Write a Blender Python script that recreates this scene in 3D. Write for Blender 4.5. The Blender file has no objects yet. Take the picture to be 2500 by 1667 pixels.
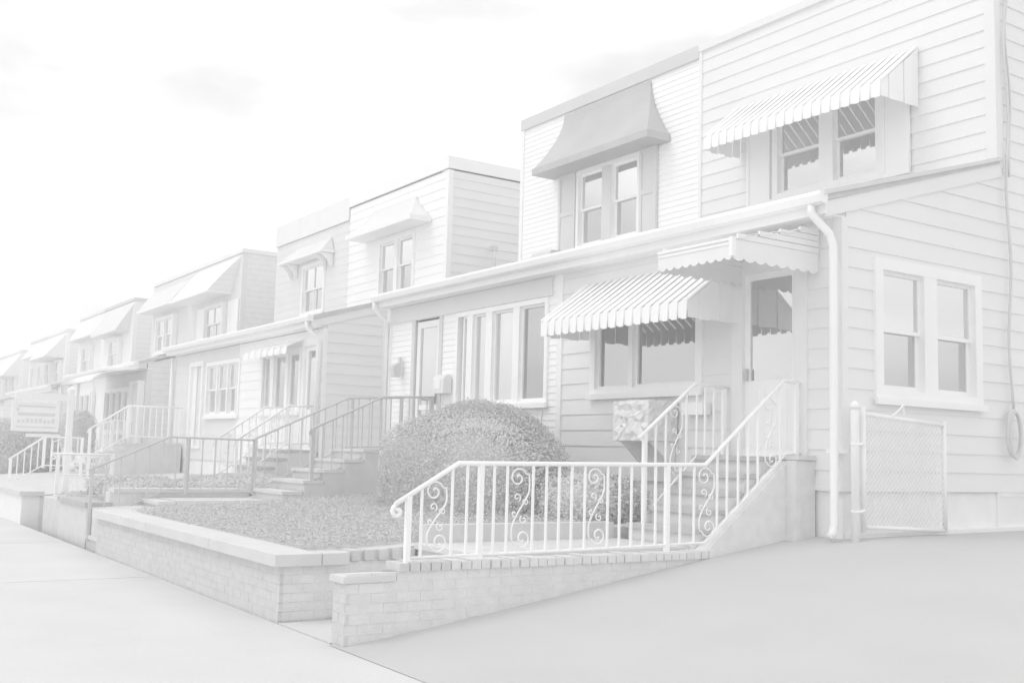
import bpy, bmesh, math, random
from mathutils import Vector, Matrix
random.seed(7)
S = bpy.context.scene
C = S.collection
R = math.radians

# ------------------------------------------------------------------ camera
# x runs along the street (houses recede towards -x), y from the street into the lots,
# z is up; the lens is the origin and the sidewalk lies 1.47 m below it
YAW, PITCH, ROLL, FPX = R(56.274), R(5.897), R(1.521), 2629.5
_f = Vector((-math.sin(YAW)*math.cos(PITCH), math.cos(YAW)*math.cos(PITCH), math.sin(PITCH)))
_r0 = Vector((math.cos(YAW), math.sin(YAW), 0)); _u0 = _r0.cross(_f)
RT = math.cos(ROLL)*_r0 + math.sin(ROLL)*_u0
UP = -math.sin(ROLL)*_r0 + math.cos(ROLL)*_u0
FW = _f
cam = bpy.data.cameras.new('camera'); cam_o = bpy.data.objects.new('camera', cam); C.objects.link(cam_o)
cam_o.matrix_world = Matrix((RT, UP, -FW)).transposed().to_4x4()
cam.sensor_width = 36; cam.lens = 36*FPX/2500; cam.clip_start = .05; cam.clip_end = 3000
S.camera = cam_o

# ------------------------------------------------------------------ sky, sun, exposure
SUN_EL, SUN_AZ = R(56), R(200)         # azimuth from +y clockwise: out over the street
W = bpy.data.worlds.new('World'); S.world = W; W.use_nodes = True
nt = W.node_tree; nt.nodes.clear()
N = lambda t: nt.nodes.new(t)
out = N('ShaderNodeOutputWorld'); bg = N('ShaderNodeBackground'); bg.inputs[1].default_value = .1
sky = N('ShaderNodeTexSky'); sky.sky_type = 'NISHITA'; sky.sun_disc = False
sky.sun_elevation = SUN_EL; sky.sun_rotation = SUN_AZ; sky.air_density = 1; sky.dust_density = 3; sky.ozone_density = 1
bw = N('ShaderNodeRGBToBW')
tc = N('ShaderNodeTexCoord'); mp = N('ShaderNodeMapping'); mp.inputs['Scale'].default_value = (1, 1, 2.6)
mp.inputs['Location'].default_value = (.35, .2, .1)
nz = N('ShaderNodeTexNoise'); nz.inputs['Scale'].default_value = 2.1; nz.inputs['Detail'].default_value = 5; nz.inputs['Roughness'].default_value = .5
rp = N('ShaderNodeMapRange'); rp.inputs[1].default_value = .38; rp.inputs[2].default_value = .60; rp.inputs[3].default_value = 8.5; rp.inputs[4].default_value = 13.8
mx = N('ShaderNodeMix'); mx.data_type = 'FLOAT'; mx.inputs[0].default_value = .9
for a, b in ((tc.outputs['Generated'], mp.inputs[0]), (mp.outputs[0], nz.inputs[0]), (nz.outputs[0], rp.inputs[0]),
             (sky.outputs[0], bw.inputs[0]), (bw.outputs[0], mx.inputs[2]), (rp.outputs[0], mx.inputs[3]),
             (mx.outputs[0], bg.inputs[0]), (bg.outputs[0], out.inputs[0])):
    nt.links.new(a, b)
sl = bpy.data.lights.new('sun', 'SUN'); sl.energy = .5; sl.angle = R(22); sl.color = (1, .995, .985)
so = bpy.data.objects.new('sun', sl); C.objects.link(so)
so.rotation_euler = (Vector((math.sin(SUN_AZ)*math.cos(SUN_EL), math.cos(SUN_AZ)*math.cos(SUN_EL), math.sin(SUN_EL)))).to_track_quat('Z', 'Y').to_euler()
S.view_settings.view_transform = 'Standard'; S.view_settings.look = 'None'
S.view_settings.exposure = 0.13; S.view_settings.gamma = 1; S.view_settings.use_curve_mapping = False
S.render.engine = 'CYCLES'
S.cycles.use_denoising = True
S.cycles.max_bounces = 12; S.cycles.diffuse_bounces = 8; S.cycles.glossy_bounces = 3
S.cycles.transmission_bounces = 4; S.cycles.transparent_max_bounces = 8; S.cycles.volume_bounces = 1

# ------------------------------------------------------------------ helpers
def ray(u, v): return (u-1250)*RT - (v-833.5)*UP + FPX*FW
def onY(u, v, y): d = ray(u, v); return d*(y/d.y)
def onX(u, v, x): d = ray(u, v); return d*(x/d.x)

def mat(name, val, rough=.75, amp=.03, scale=6., bump=0., bscale=40., spec=.3, stretch=(1, 1, 1), fine=0., fscale=60.):
    m = bpy.data.materials.new(name); m.use_nodes = True; t = m.node_tree
    b = t.nodes['Principled BSDF']; b.inputs['Roughness'].default_value = rough; b.inputs['Specular IOR Level'].default_value = spec
    co = t.nodes.new('ShaderNodeTexCoord'); ge = t.nodes.new('ShaderNodeNewGeometry')
    mpn = t.nodes.new('ShaderNodeMapping'); mpn.inputs['Scale'].default_value = stretch
    t.links.new(ge.outputs['Position'], mpn.inputs[0])
    n = t.nodes.new('ShaderNodeTexNoise'); n.inputs['Scale'].default_value = scale; n.inputs['Detail'].default_value = 6
    t.links.new(mpn.outputs[0], n.inputs[0])
    r = t.nodes.new('ShaderNodeMapRange'); r.inputs[1].default_value = .3; r.inputs[2].default_value = .7
    r.inputs[3].default_value = max(0, val-amp); r.inputs[4].default_value = min(.97, val+amp); t.links.new(n.outputs[0], r.inputs[0])
    src = r.outputs[0]
    if fine:
        n3 = t.nodes.new('ShaderNodeTexNoise'); n3.inputs['Scale'].default_value = fscale; n3.inputs['Detail'].default_value = 3
        t.links.new(mpn.outputs[0], n3.inputs[0])
        r3 = t.nodes.new('ShaderNodeMapRange'); r3.inputs[1].default_value = .3; r3.inputs[2].default_value = .7; r3.inputs[3].default_value = -fine; r3.inputs[4].default_value = fine
        t.links.new(n3.outputs[0], r3.inputs[0])
        ad = t.nodes.new('ShaderNodeMath'); ad.operation = 'ADD'; t.links.new(src, ad.inputs[0]); t.links.new(r3.outputs[0], ad.inputs[1]); src = ad.outputs[0]
    # each piece differs a little from its neighbours
    oi = t.nodes.new('ShaderNodeObjectInfo')
    ro = t.nodes.new('ShaderNodeMapRange'); ro.inputs[3].default_value = -amp*.5; ro.inputs[4].default_value = amp*.5
    t.links.new(oi.outputs['Random'], ro.inputs[0])
    a2 = t.nodes.new('ShaderNodeMath'); a2.operation = 'ADD'; t.links.new(src, a2.inputs[0]); t.links.new(ro.outputs[0], a2.inputs[1])
    t.links.new(a2.outputs[0], b.inputs['Base Color'])
    if bump:
        n2 = t.nodes.new('ShaderNodeTexNoise'); n2.inputs['Scale'].default_value = bscale; n2.inputs['Detail'].default_value = 4
        t.links.new(mpn.outputs[0], n2.inputs[0])
        bp = t.nodes.new('ShaderNodeBump'); bp.inputs['Strength'].default_value = bump; bp.inputs['Distance'].default_value = .02
        t.links.new(n2.outputs[0], bp.inputs['Height']); t.links.new(bp.outputs[0], b.inputs['Normal'])
    return m

def coursed(name, val, pitch, amp=.02, dark=.08):
    """brick or shingle courses too far away to build: fine horizontal lines"""
    m = mat(name, val, amp=amp, scale=5); t = m.node_tree; b = t.nodes['Principled BSDF']
    ge = t.nodes.new('ShaderNodeNewGeometry'); sp = t.nodes.new('ShaderNodeSeparateXYZ'); t.links.new(ge.outputs['Position'], sp.inputs[0])
    dv = t.nodes.new('ShaderNodeMath'); dv.operation = 'DIVIDE'; dv.inputs[1].default_value = pitch; t.links.new(sp.outputs[2], dv.inputs[0])
    fr = t.nodes.new('ShaderNodeMath'); fr.operation = 'FRACT'; t.links.new(dv.outputs[0], fr.inputs[0])
    lt = t.nodes.new('ShaderNodeMath'); lt.operation = 'LESS_THAN'; lt.inputs[1].default_value = .16; t.links.new(fr.outputs[0], lt.inputs[0])
    ml = t.nodes.new('ShaderNodeMath'); ml.operation = 'MULTIPLY'; ml.inputs[1].default_value = -dark; t.links.new(lt.outputs[0], ml.inputs[0])
    l = b.inputs['Base Color'].links[0].from_socket
    ad = t.nodes.new('ShaderNodeMath'); ad.operation = 'ADD'; t.links.new(l, ad.inputs[0]); t.links.new(ml.outputs[0], ad.inputs[1])
    t.links.new(ad.outputs[0], b.inputs['Base Color'])
    return m

def glass_mat(name, refl=.35):
    m = bpy.data.materials.new(name); m.use_nodes = True; t = m.node_tree; t.nodes.clear()
    o = t.nodes.new('ShaderNodeOutputMaterial'); mixn = t.nodes.new('ShaderNodeMixShader')
    tr = t.nodes.new('ShaderNodeBsdfTransparent'); tr.inputs[0].default_value = (.93, .93, .93, 1)
    gl = t.nodes.new('ShaderNodeBsdfGlossy'); gl.inputs['Roughness'].default_value = .03
    fr = t.nodes.new('ShaderNodeFresnel'); fr.inputs[0].default_value = 1.5
    ad = t.nodes.new('ShaderNodeMath'); ad.operation = 'ADD'; ad.inputs[1].default_value = refl-.04; ad.use_clamp = True
    n = t.nodes.new('ShaderNodeTexNoise'); n.inputs['Scale'].default_value = 1.3
    bp = t.nodes.new('ShaderNodeBump'); bp.inputs['Strength'].default_value = .015; bp.inputs['Distance'].default_value = .1
    t.links.new(n.outputs[0], bp.inputs['Height']); t.links.new(bp.outputs[0], gl.inputs['Normal'])
    t.links.new(fr.outputs[0], ad.inputs[0]); t.links.new(ad.outputs[0], mixn.inputs[0])
    t.links.new(tr.outputs[0], mixn.inputs[1]); t.links.new(gl.outputs[0], mixn.inputs[2]); t.links.new(mixn.outputs[0], o.inputs[0])
    return m

def leaf_mat(name, val):
    m = mat(name, val, .9, .02, 9, spec=.1); t = m.node_tree; b = t.nodes['Principled BSDF']; o = t.nodes['Material Output']
    tl = t.nodes.new('ShaderNodeBsdfTranslucent'); ms = t.nodes.new('ShaderNodeMixShader'); ms.inputs[0].default_value = .25
    t.links.new(b.inputs['Base Color'].links[0].from_socket, tl.inputs[0])
    t.links.new(b.outputs[0], ms.inputs[1]); t.links.new(tl.outputs[0], ms.inputs[2]); t.links.new(ms.outputs[0], o.inputs['Surface'])
    return m

M = dict(
    siding=mat('aluminium_siding', .85, .55, .012, 1.2, .05, 8, stretch=(1, 1, 3)),
    clapboard=mat('white_clapboard', .95, .6, .012, 2),
    cream=mat('pale_siding', .94, .6, .012, 1.5),
    greysiding=mat('grey_siding', .79, .7, .015, 2),
    trim=mat('white_trim', .93, .5, .015, 3),
    trim2=mat('worn_trim', .88, .6, .02, 3),
    cap=mat('roof_edge_metal', .80, .5, .02, 2),
    capdark=mat('dark_roof_edge', .68, .6, .02, 2),
    roof=mat('porch_roof_felt', .60, .9, .04, 5),
    hood=mat('dark_metal_hood', .53, .6, .025, 1.6, .05, 10),
    shutter=mat('grey_shutter', .71, .6, .02, 3),
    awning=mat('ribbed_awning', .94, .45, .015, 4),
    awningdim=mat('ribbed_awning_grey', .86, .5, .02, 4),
    glass=glass_mat('window_glass', .77), glassr=glass_mat('window_glass_bright', .92), glassd=glass_mat('window_glass_clear', .60),
    room=mat('dim_room', .86, .9, .06, 2.5), blind=mat('window_blind', .86, .8, .02, 3), curtain_or_reflection=mat('net_curtain', .80, .9, .05, 7, .3, 14),
    door=mat('white_door', .94, .45, .01, 2),
    found=mat('foundation_render', .88, .9, .03, 3, .2, 30),
    brick=mat('grey_brick', .765, .9, .035, 9, .3, 60), brickw=mat('wall_brick', .665, .9, .03, 9, .3, 60), brickl=mat('light_brick', .66, .9, .03, 9, .3, 60), mortar=mat('mortar', .77, .95, .03, 12, .2, 80),
    stone=mat('coping_stone', .70, .85, .025, 3, .15, 40), step=mat('step_concrete', .68, .9, .04, 4, .2, 40),
    wallend=mat('dark_wall_brick', .70, .9, .03, 9, .3, 60), riser=mat('stair_brick', .70, .9, .03, 7, .2, 50),
    treadd=mat('worn_tread', .52, .9, .04, 4, .2, 40),
    concrete=mat('sidewalk_concrete', .68, .9, .022, 1.1, .12, 70, fine=.02, fscale=45),
    joint=mat('joint_dirt', .5, .95, .03, 8),
    asphalt=mat('asphalt', .57, .92, .015, .9, .25, 160, fine=.02, fscale=120),
    soil=mat('soil', .66, .95, .04, 5, .3, 30), leaf=leaf_mat('evergreen_leaf', .74), grass=leaf_mat('ground_cover_leaf', .68),
    whitemetal=mat('white_iron', .96, .4, .01, 6), darkmetal=mat('dark_iron', .60, .5, .02, 6), galv=mat('galvanised_steel', .93, .4, .02, 8),
    tarp=mat('plastic_cover', .82, .35, .05, 6, .45, 13, spec=.5), cable=mat('cable_rubber', .70, .6, .02, 8),
    signink=mat('sign_print', .76, .6, .03, 9), signface=mat('sign_face', .93, .6, .02, 5),
    stucco=mat('painted_masonry', .88, .85, .02, 3, .15, 30),
    shingle=coursed('pale_shingles', .95, .16, .02, .07), bricksfar=coursed('far_brick', .86, .17, .03, .07), sidefar=coursed('far_siding', .90, .2, .015, .08),
)

class MB:
    def __init__(s): s.v = []; s.f = []
    def hexa(s, p):           # p: four bottom points then four top points
        i = len(s.v); s.v += [tuple(q) for q in p]
        s.f += [(i, i+3, i+2, i+1), (i+4, i+5, i+6, i+7), (i, i+1, i+5, i+4), (i+1, i+2, i+6, i+5), (i+2, i+3, i+7, i+6), (i+3, i, i+4, i+7)]
        return s
    def box(s, x0, x1, y0, y1, z0, z1):
        x0, x1 = min(x0, x1), max(x0, x1); y0, y1 = min(y0, y1), max(y0, y1); z0, z1 = min(z0, z1), max(z0, z1)
        return s.hexa([(x0, y0, z0), (x1, y0, z0), (x1, y1, z0), (x0, y1, z0), (x0, y0, z1), (x1, y0, z1), (x1, y1, z1), (x0, y1, z1)])
    def prism(s, poly, axis, a0, a1):   # poly in the two other axes, extruded along axis
        n = len(poly); i = len(s.v)
        for a in (a0, a1):
            for (p, q) in poly:
                s.v.append((a, p, q) if axis == 'x' else (p, a, q) if axis == 'y' else (p, q, a))
        s.f += [tuple(range(i, i+n)), tuple(range(i+2*n-1, i+n-1, -1))]
        for k in range(n):
            l = (k+1) % n; s.f.append((i+k, i+n+k, i+n+l, i+l))
        return s
    def tube(s, pts, r, n=6, closed=False):
        pts = [Vector(p) for p in pts]; m = len(pts); base = len(s.v)
        prev = None
        for k, p in enumerate(pts):
            a = pts[(k-1) % m] if (closed or k > 0) else p; b = pts[(k+1) % m] if (closed or k < m-1) else p
            d = (b-a).normalized()
            if prev is None:
                e = d.cross(Vector((0, 0, 1)))
                if e.length < .1: e = d.cross(Vector((0, 1, 0)))
            else:
                e = prev - d*prev.dot(d)
            e.normalize(); prev = e; g = d.cross(e)
            rr = r[k] if isinstance(r, (list, tuple)) else r
            for j in range(n):
                t = 2*math.pi*(j+.5)/n; s.v.append(tuple(p + e*(rr*math.cos(t)) + g*(rr*math.sin(t))))
        for k in range(m if closed else m-1):
            l = (k+1) % m
            for j in range(n):
                h = (j+1) % n; s.f.append((base+k*n+j, base+l*n+j, base+l*n+h, base+k*n+h))
        if not closed:
            s.f.append(tuple(base+j for j in range(n))); s.f.append(tuple(base+(m-1)*n+j for j in range(n-1, -1, -1)))
        return s
    def loft(s, rings, caps=True):
        n = len(rings[0]); base = len(s.v)
        for r in rings: s.v += [tuple(p) for p in r]
        for k in range(len(rings)-1):
            for j in range(n):
                h = (j+1) % n; s.f.append((base+k*n+j, base+k*n+h, base+(k+1)*n+h, base+(k+1)*n+j))
        if caps:
            s.f.append(tuple(base+j for j in range(n-1, -1, -1))); s.f.append(tuple(base+(len(rings)-1)*n+j for j in range(n)))
        return s
    # on a wall plane: a along the wall, n outwards
    def pbox(s, P, a0, a1, n0, n1, z0, z1):
        k, c = P
        return s.box(a0, a1, c-n0, c-n1, z0, z1) if k == 'F' else s.box(c+n0, c+n1, a0, a1, z0, z1)
    def build(s, name, m, parent=None, smooth=False):
        me = bpy.data.meshes.new(name); me.from_pydata(s.v, [], s.f)
        bm = bmesh.new(); bm.from_mesh(me); bmesh.ops.recalc_face_normals(bm, faces=bm.faces); bm.to_mesh(me); bm.free()
        me.materials.append(M[m] if isinstance(m, str) else m)
        if smooth:
            for p in me.polygons: p.use_smooth = True
        o = bpy.data.objects.new(name, me); C.objects.link(o)
        if parent is not None: attach(o, parent)
        return o
def world_of(o):
    return (world_of(o.parent) @ o.matrix_parent_inverse @ o.matrix_basis) if o.parent else o.matrix_basis.copy()
def attach(o, parent):
    o.parent = parent; o.matrix_parent_inverse = world_of(parent).inverted()
def tag(o, label, cat, group=None):
    o['label'] = label; o['category'] = cat
    if group: o['group'] = group
    return o
def thing(name, label, cat, loc, group=None):
    o = bpy.data.objects.new(name, None); C.objects.link(o); o.location = loc; o.empty_display_size = .3
    return tag(o, label, cat, group)
def struct(name, mb, m): o = mb.build(name, m); o['kind'] = 'structure'; return o
def P3(P, a, n, z): return (a, P[1]-n, z) if P[0] == 'F' else (P[1]+n, a, z)

# ------------------------------------------------------------------ the place in numbers
ZS = -1.47                     # sidewalk
YW, YP, YU = 3.53, 8.60, 11.30  # garden wall line, porch fronts, upper fronts
HALF, PITCHX = 4.87, 12.5
def drive_z(y): return ZS if y <= YW else ZS + min(1, (y-YW)/5.2)*.735 + max(0, y-8.73)*.008
TW = [(-7.0-PITCHX*i, dz) for i, dz in enumerate((0, -.08, -.28, -.5, -.75, -1.0))]   # right edge and drop of each pair of houses

# ------------------------------------------------------------------ ground
g = MB(); n = 24
struct('ground', MB().box(-900, 900, -900, 900, ZS-1.6, ZS-1.35), 'soil')
struct('road', MB().box(-300, 120, -9.5, -1.30, ZS-1.2, ZS-.13), 'asphalt')
struct('kerb', MB().box(-300, 120, -1.30, -1.15, ZS-1.2, ZS+.0), 'stone')
sw = struct('sidewalk', MB().box(-140, 40, -1.15, YW+.02, ZS-1.2, ZS-.008), 'joint')
# paving slabs, with the joints that show in the photograph
xs = [40, 14, 6.0, 1.2, -3.6, -7.72]
while xs[-1] > -60: xs.append(xs[-1]-2.3)
ys = [-1.15, YW]
for i in range(len(xs)-1):
    for j in range(1):
        tz = random.uniform(-.003, .003)
        if xs[i] > -6 or xs[i] < -40:
            if j: continue
            MB().box(xs[i]-.003, xs[i+1]+.003, ys[0], ys[-1], ZS-.1, ZS+tz).build('paving_slab', 'concrete', sw)
        else:
            MB().box(xs[i]-.003, xs[i+1]+.003, ys[j]+.002, ys[j+1]-.002, ZS-.1, ZS+tz).build('paving_slab', 'concrete', sw)
MB().box(-140, xs[-1], -1.15, YW, ZS-.1, ZS).build('paving_slab', 'concrete', sw)
# driveway: an apron that climbs from the sidewalk to the side of the house
d = MB(); rows = [YW-.03] + [YW+.4*k for k in range(1, 14)] + [10, 12, 16, 24]
cols = [-7.6, -6.2, -5, -3.5, -1.5, 1, 4, 10]
for k, y in enumerate(rows):
    for x in cols: d.v.append((x, y, drive_z(y)+.004 + (.012*math.sin(x*1.7+y*1.1) if 0 < k < 14 else 0)))
for k in range(len(rows)-1):
    for j in range(len(cols)-1):
        q = k*len(cols)+j; d.f.append((q, q+1, q+1+len(cols), q+len(cols)))
dv = struct('driveway', d, 'asphalt')
for p in dv.data.polygons: p.use_smooth = True
# front yards between the garden walls and the porches
yard = MB()
for i, (xr, dz) in enumerate(TW):
    x1 = xr-1.75 if i == 0 else xr-1.9 if i == 1 else xr+.1; x0 = xr-PITCHX-.2 if i else -19.4
    y0 = YW+.12
    yard.hexa([(x0, y0, ZS-.3), (x1, y0, ZS-.3), (x1, YU, ZS-.3), (x0, YU, ZS-.3), (x0, y0, -.93+dz), (x1, y0, -.93+dz), (x1, YU, -.50+dz), (x0, YU, -.50+dz)])
struct('front_yard', yard, 'soil')
def yard_z(y, dz=0): return -.93+dz + (y-YW-.12)/(YU-YW-.12)*.43

# ------------------------------------------------------------------ walls, boards, windows
def boards(parent, P, a0, a1, z0, z1, e, m, holes=(), clip=None, proud=.018):
    z = z0
    while z < z1-.02:
        zt = min(z+e, z1); cuts = sorted({a0, a1} | {min(max(h[k], a0), a1) for h in holes for k in (0, 1) if h[2] < zt and h[3] > z})
        for p, q in zip(cuts[:-1], cuts[1:]):
            if q-p < .02: continue
            zb, ze = z, zt; mid = (p+q)/2
            for h in holes:
                if h[0] <= mid <= h[1] and h[2] < ze and h[3] > zb:
                    if h[3] >= ze and h[2] <= zb: zb = ze
                    elif h[2] > zb: ze = h[2]
                    else: zb = h[3]
            if ze-zb < .02: continue
            s = p
            if clip: s = max(p, clip(zb))
            if q-s < .03: continue
            s2 = max(p, clip(ze)) if clip else p
            s2 = min(s2, q-.01)
            f1 = proud*.2 + proud*.8*(zt-zb)/(zt-z)
            f0 = proud*.2 + proud*.8*(zt-ze)/(zt-z)
            MB().hexa([P3(P, s, 0, zb), P3(P, q, 0, zb), P3(P, q, f1, zb), P3(P, s, f1, zb),
                       P3(P, s2, 0, ze), P3(P, q, 0, ze), P3(P, q, f0, ze), P3(P, s2, f0, ze)]).build('siding_board', m, parent)
        z = zt

def frame_mb(P, a0, a1, z0, z1, w, n0, n1, wb=None):
    wb = wb or w
    b = MB(); b.pbox(P, a0, a1, n0, n1, z1-w, z1); b.pbox(P, a0, a1, n0, n1, z0, z0+wb)
    b.pbox(P, a0, a0+w, n0, n1, z0+wb, z1-w); b.pbox(P, a1-w, a1, n0, n1, z0+wb, z1-w); return b

def window(parent, P, a0, a1, z0, z1, units=1, casing=.09, sash=True, upper='blind', lower='room', fm='trim', mull=.12,
           muntin=0, glass='glass', sill=True, cols=None, glasses=None):
    """a casing proud of the wall with units side by side; each unit two sashes (or one pane) in front of a blind or a dim room"""
    w = bpy.data.objects.new('window', None); C.objects.link(w); w.location = P3(P, (a0+a1)/2, 0, z0); attach(w, parent)
    frame_mb(P, a0, a1, z0, z1, casing, -.14, .045).build('frame', fm, w)
    if sill: MB().pbox(P, a0-.03, a1+.03, .046, .085, z0-.035, z0+.035).build('sill', fm, w)
    i0, i1 = a0+casing, a1-casing; zz0, zz1 = z0+casing, z1-casing
    if cols is None:
        uw = (i1-i0-mull*(units-1))/units; cols = [(i0+k*(uw+mull), i0+k*(uw+mull)+uw) for k in range(units)]
    for k in range(len(cols)-1):
        MB().pbox(P, cols[k][1], cols[k+1][0], -.14, .040, zz0, zz1).build('mullion', fm, w)
    MB().pbox(P, i0, i1, -.15, -.14, zz0, zz1).build('room_shade', 'room', w)
    for k, (p, q) in enumerate(cols):
        gm = glasses[k] if glasses else glass
        zm = zz0+(zz1-zz0)*.5
        if sash:
            frame_mb(P, p, q, zm-.02, zz1, .04, -.05, -.015).build('upper_sash', fm, w)
            frame_mb(P, p, q, zz0, zm+.02, .04, -.085, -.052, .055).build('lower_sash', fm, w)
            MB().pbox(P, p+.04, q-.04, -.036, -.030, zm+.02, zz1-.04).build('pane', gm if glasses else 'glassr', w)
            MB().pbox(P, p+.04, q-.04, -.072, -.066, zz0+.055, zm-.02).build('pane', gm, w)
            if upper: MB().pbox(P, p+.02, q-.02, -.062, -.056, zm+.02, zz1).build('blind', upper, w)
            if lower and lower != 'room': MB().pbox(P, p+.02, q-.02, -.13, -.122, zz0, zm).build('curtain_or_reflection', lower, w)
            for j in range(muntin):
                a = p+(q-p)*(j+1)/(muntin+1); MB().pbox(P, a-.014, a+.014, -.028, -.006, zz0, zz1).build('muntin', fm, w)
        else:
            frame_mb(P, p, q, zz0, zz1, .035, -.06, -.01).build('sash', fm, w)
            MB().pbox(P, p+.035, q-.035, -.045, -.038, zz0+.035, zz1-.035).build('pane', gm, w)
            if upper: MB().pbox(P, p+.02, q-.02, -.128, -.12, zm, zz1).build('blind', upper, w)
    return w

def awning(parent, x0, x1, yw, zw, yf, zf, drop, nsl, m, side=True, under=True):
    """ribbed metal awning: slats run from the wall down to the front edge and hang over it as a valance"""
    a = bpy.data.objects.new('awning', None); C.objects.link(a); a.location = ((x0+x1)/2, yw, zw); attach(a, parent)
    w = (x1-x0)/nsl
    for k in range(nsl):
        p, q = x0+k*w, x0+(k+1)*w
        h = .022 if k % 2 else 0.; t = .006; dz = drop + (.018 if k % 2 else 0)
        if k % 2: p -= .005; q += .005
        prof = [(yw, zw+h), (yf-h*.6, zf+h), (yf-h-.004, zf-dz), (yf-h+t, zf-dz), (yf+t, zf+h-t), (yw, zw+h-t)]
        MB().prism(prof, 'x', p+.001, q-.001).build('slat', m, a)
    if side:
        for xe, sg in ((x0, -1), (x1, 1)):
            ns = max(3, int(abs(yw-yf)/.13))
            for k in range(ns):
                ya = yf+(yw-yf)*k/ns; yb = yf+(yw-yf)*(k+1)/ns
                za = zf+(zw-zf)*k/ns; zb = zf+(zw-zf)*(k+1)/ns
                h = .014 if k % 2 else 0.
                o0, o1 = xe+sg*h, xe+sg*(h+.007)
                b = MB(); zd = zf-drop-(.012 if k % 2 else 0)
                b.hexa([(o0, ya, zd), (o1, ya, zd), (o1, yb, zd), (o0, yb, zd), (o0, ya, za), (o1, ya, za), (o1, yb, zb), (o0, yb, zb)]).build('side_slat', m, a)
            MB().tube([(xe, yw-.02, zw+.02), (xe, yf, zf+.02)], .018, 6).build('edge_trim', m, a)
    return a

def hood(parent, t0, t1, zt, b0, b1, zb, proj, drop, m, pw=1.8, edge=None):
    """flared window hood: curved top, upright front edge, closed underside"""
    rings = []; K = 9
    for k in range(K+1):
        t = k/K; s = t**pw; z = zt+(zb-zt)*t
        rings.append([(t0+(b0-t0)*s, YU-.02, z), (t0+(b0-t0)*s, YU-.03-proj*s, z), (t1+(b1-t1)*s, YU-.03-proj*s, z), (t1+(b1-t1)*s, YU-.02, z)])
    h = MB().loft(rings).build('window_hood', m, parent)
    MB().prism([(b0-.02, YU-.02), (b0-.02, YU-.05-proj), (b1+.02, YU-.05-proj), (b1+.02, YU-.02)], 'z', zb-drop, zb-.002).build('hood_edge', edge or m, h)
    return h

def house_shell(name, label, xr, dz, front, side=None, cap='cap', capz=.16, sidewall=True, trim='trim', left_trim=True, setback=.158, group=None):
    xl = xr-HALF
    h = thing(name, label, 'house', ((xr+xl)/2, YP, -.70+dz), group)
    # solid cores set back behind the cladding
    MB().box(xl+.01, xr-(.33 if sidewall else 0), YU+.16, 20, 2.0+dz, 6.22+dz).build('upper_wall', front, h)
    MB().box(xl+.01, xr-(.33 if sidewall else 0), YP+.16, YU+.15, -.28+dz, 2.44+dz).build('porch_wall', front, h)
    MB().box(xl, xr-.02, YP+.02, 20, -1.2+dz, -.285+dz).build('foundation', 'found', h)
    if sidewall:
        MB().box(xr-setback-.16, xr-setback, YU+.01, 20, -.28+dz, 6.22+dz).build('side_wall', side or front, h)
        MB().prism([(YP+.01, -.28+dz), (YU+.005, -.28+dz), (YU+.005, 3.44+dz), (YP+.01, 2.60+dz)], 'x', xr-setback-.15, xr-setback-.001).build('porch_side_wall', side or front, h)
    # porch roof with eave
    rf = MB().prism([(YP-.26, 2.56+dz), (YU, 3.44+dz), (YU, 3.52+dz), (YP-.30, 2.64+dz)], 'x', xl+.003, xr+(.05 if sidewall else 0)).build('porch_roof', 'roof', h)
    MB().box(xl+.003, xr+(.03 if sidewall else 0), YP-.27, YP-.235, 2.43+dz, 2.60+dz).build('fascia', trim, rf)
    MB().box(xl+.003, xr, YP-.234, YP+.1, 2.43+dz, 2.45+dz).build('soffit', trim, rf)
    gt = [(YP-.275, 2.635+dz), (YP-.39, 2.635+dz), (YP-.40, 2.60+dz), (YP-.375, 2.53+dz), (YP-.30, 2.515+dz), (YP-.275, 2.53+dz)]
    MB().prism(gt, 'x', xl+.01, xr+(.06 if sidewall else 0)).build('gutter', trim, rf)
    # roof edge
    MB().box(xl+.002, xr+(.04 if sidewall else 0), YU-.05, 20.05, 6.22+dz-capz+.12, 6.35+dz).build('roof_edge', cap, h)
    return h

# ================================================================= houses
F_L = ('F', YP); F_U = ('F', YU)

# ---- the nearest house: wide grey siding, ribbed awnings
xr, dz = TW[0]; xl = xr-HALF
H1 = house_shell('twin_house', 'wide grey sided house with ribbed awnings beside the driveway, nearest of the row', xr, dz, 'siding', 'siding', cap='siding', capz=.10)
wu0 = onY(1902, 500, YU).x-.1; wu1 = onY(2143, 450, YU).x+.1
low0, low1 = onY(1445, 960, YP).x, onY(1718, 950, YP).x
dr0, dr1 = -8.47, -7.42
boards(H1, F_U, xl+.06, xr-.10, 3.45, 6.24, .203, 'siding', [(wu0, wu1, 3.62, 4.9)])
boards(H1, F_L, xl+.24, xr-.08, -.29, 2.44, .203, 'siding', [(low0, low1, .76, 1.95), (dr0, dr1, 0, 2.16)])
SW1 = ('S', xr)
sw0, sw1 = 9.07, 10.90
rake = lambda z: max(YP+.06, YP-.25+(z-.07-2.40)/.305)
boards(H1, SW1, YP+.06, 20.0, -.29, 6.24, .203, 'siding', [(sw0, sw1, .64, 2.08)], clip=lambda z: min(rake(z), YU+.10))
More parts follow.
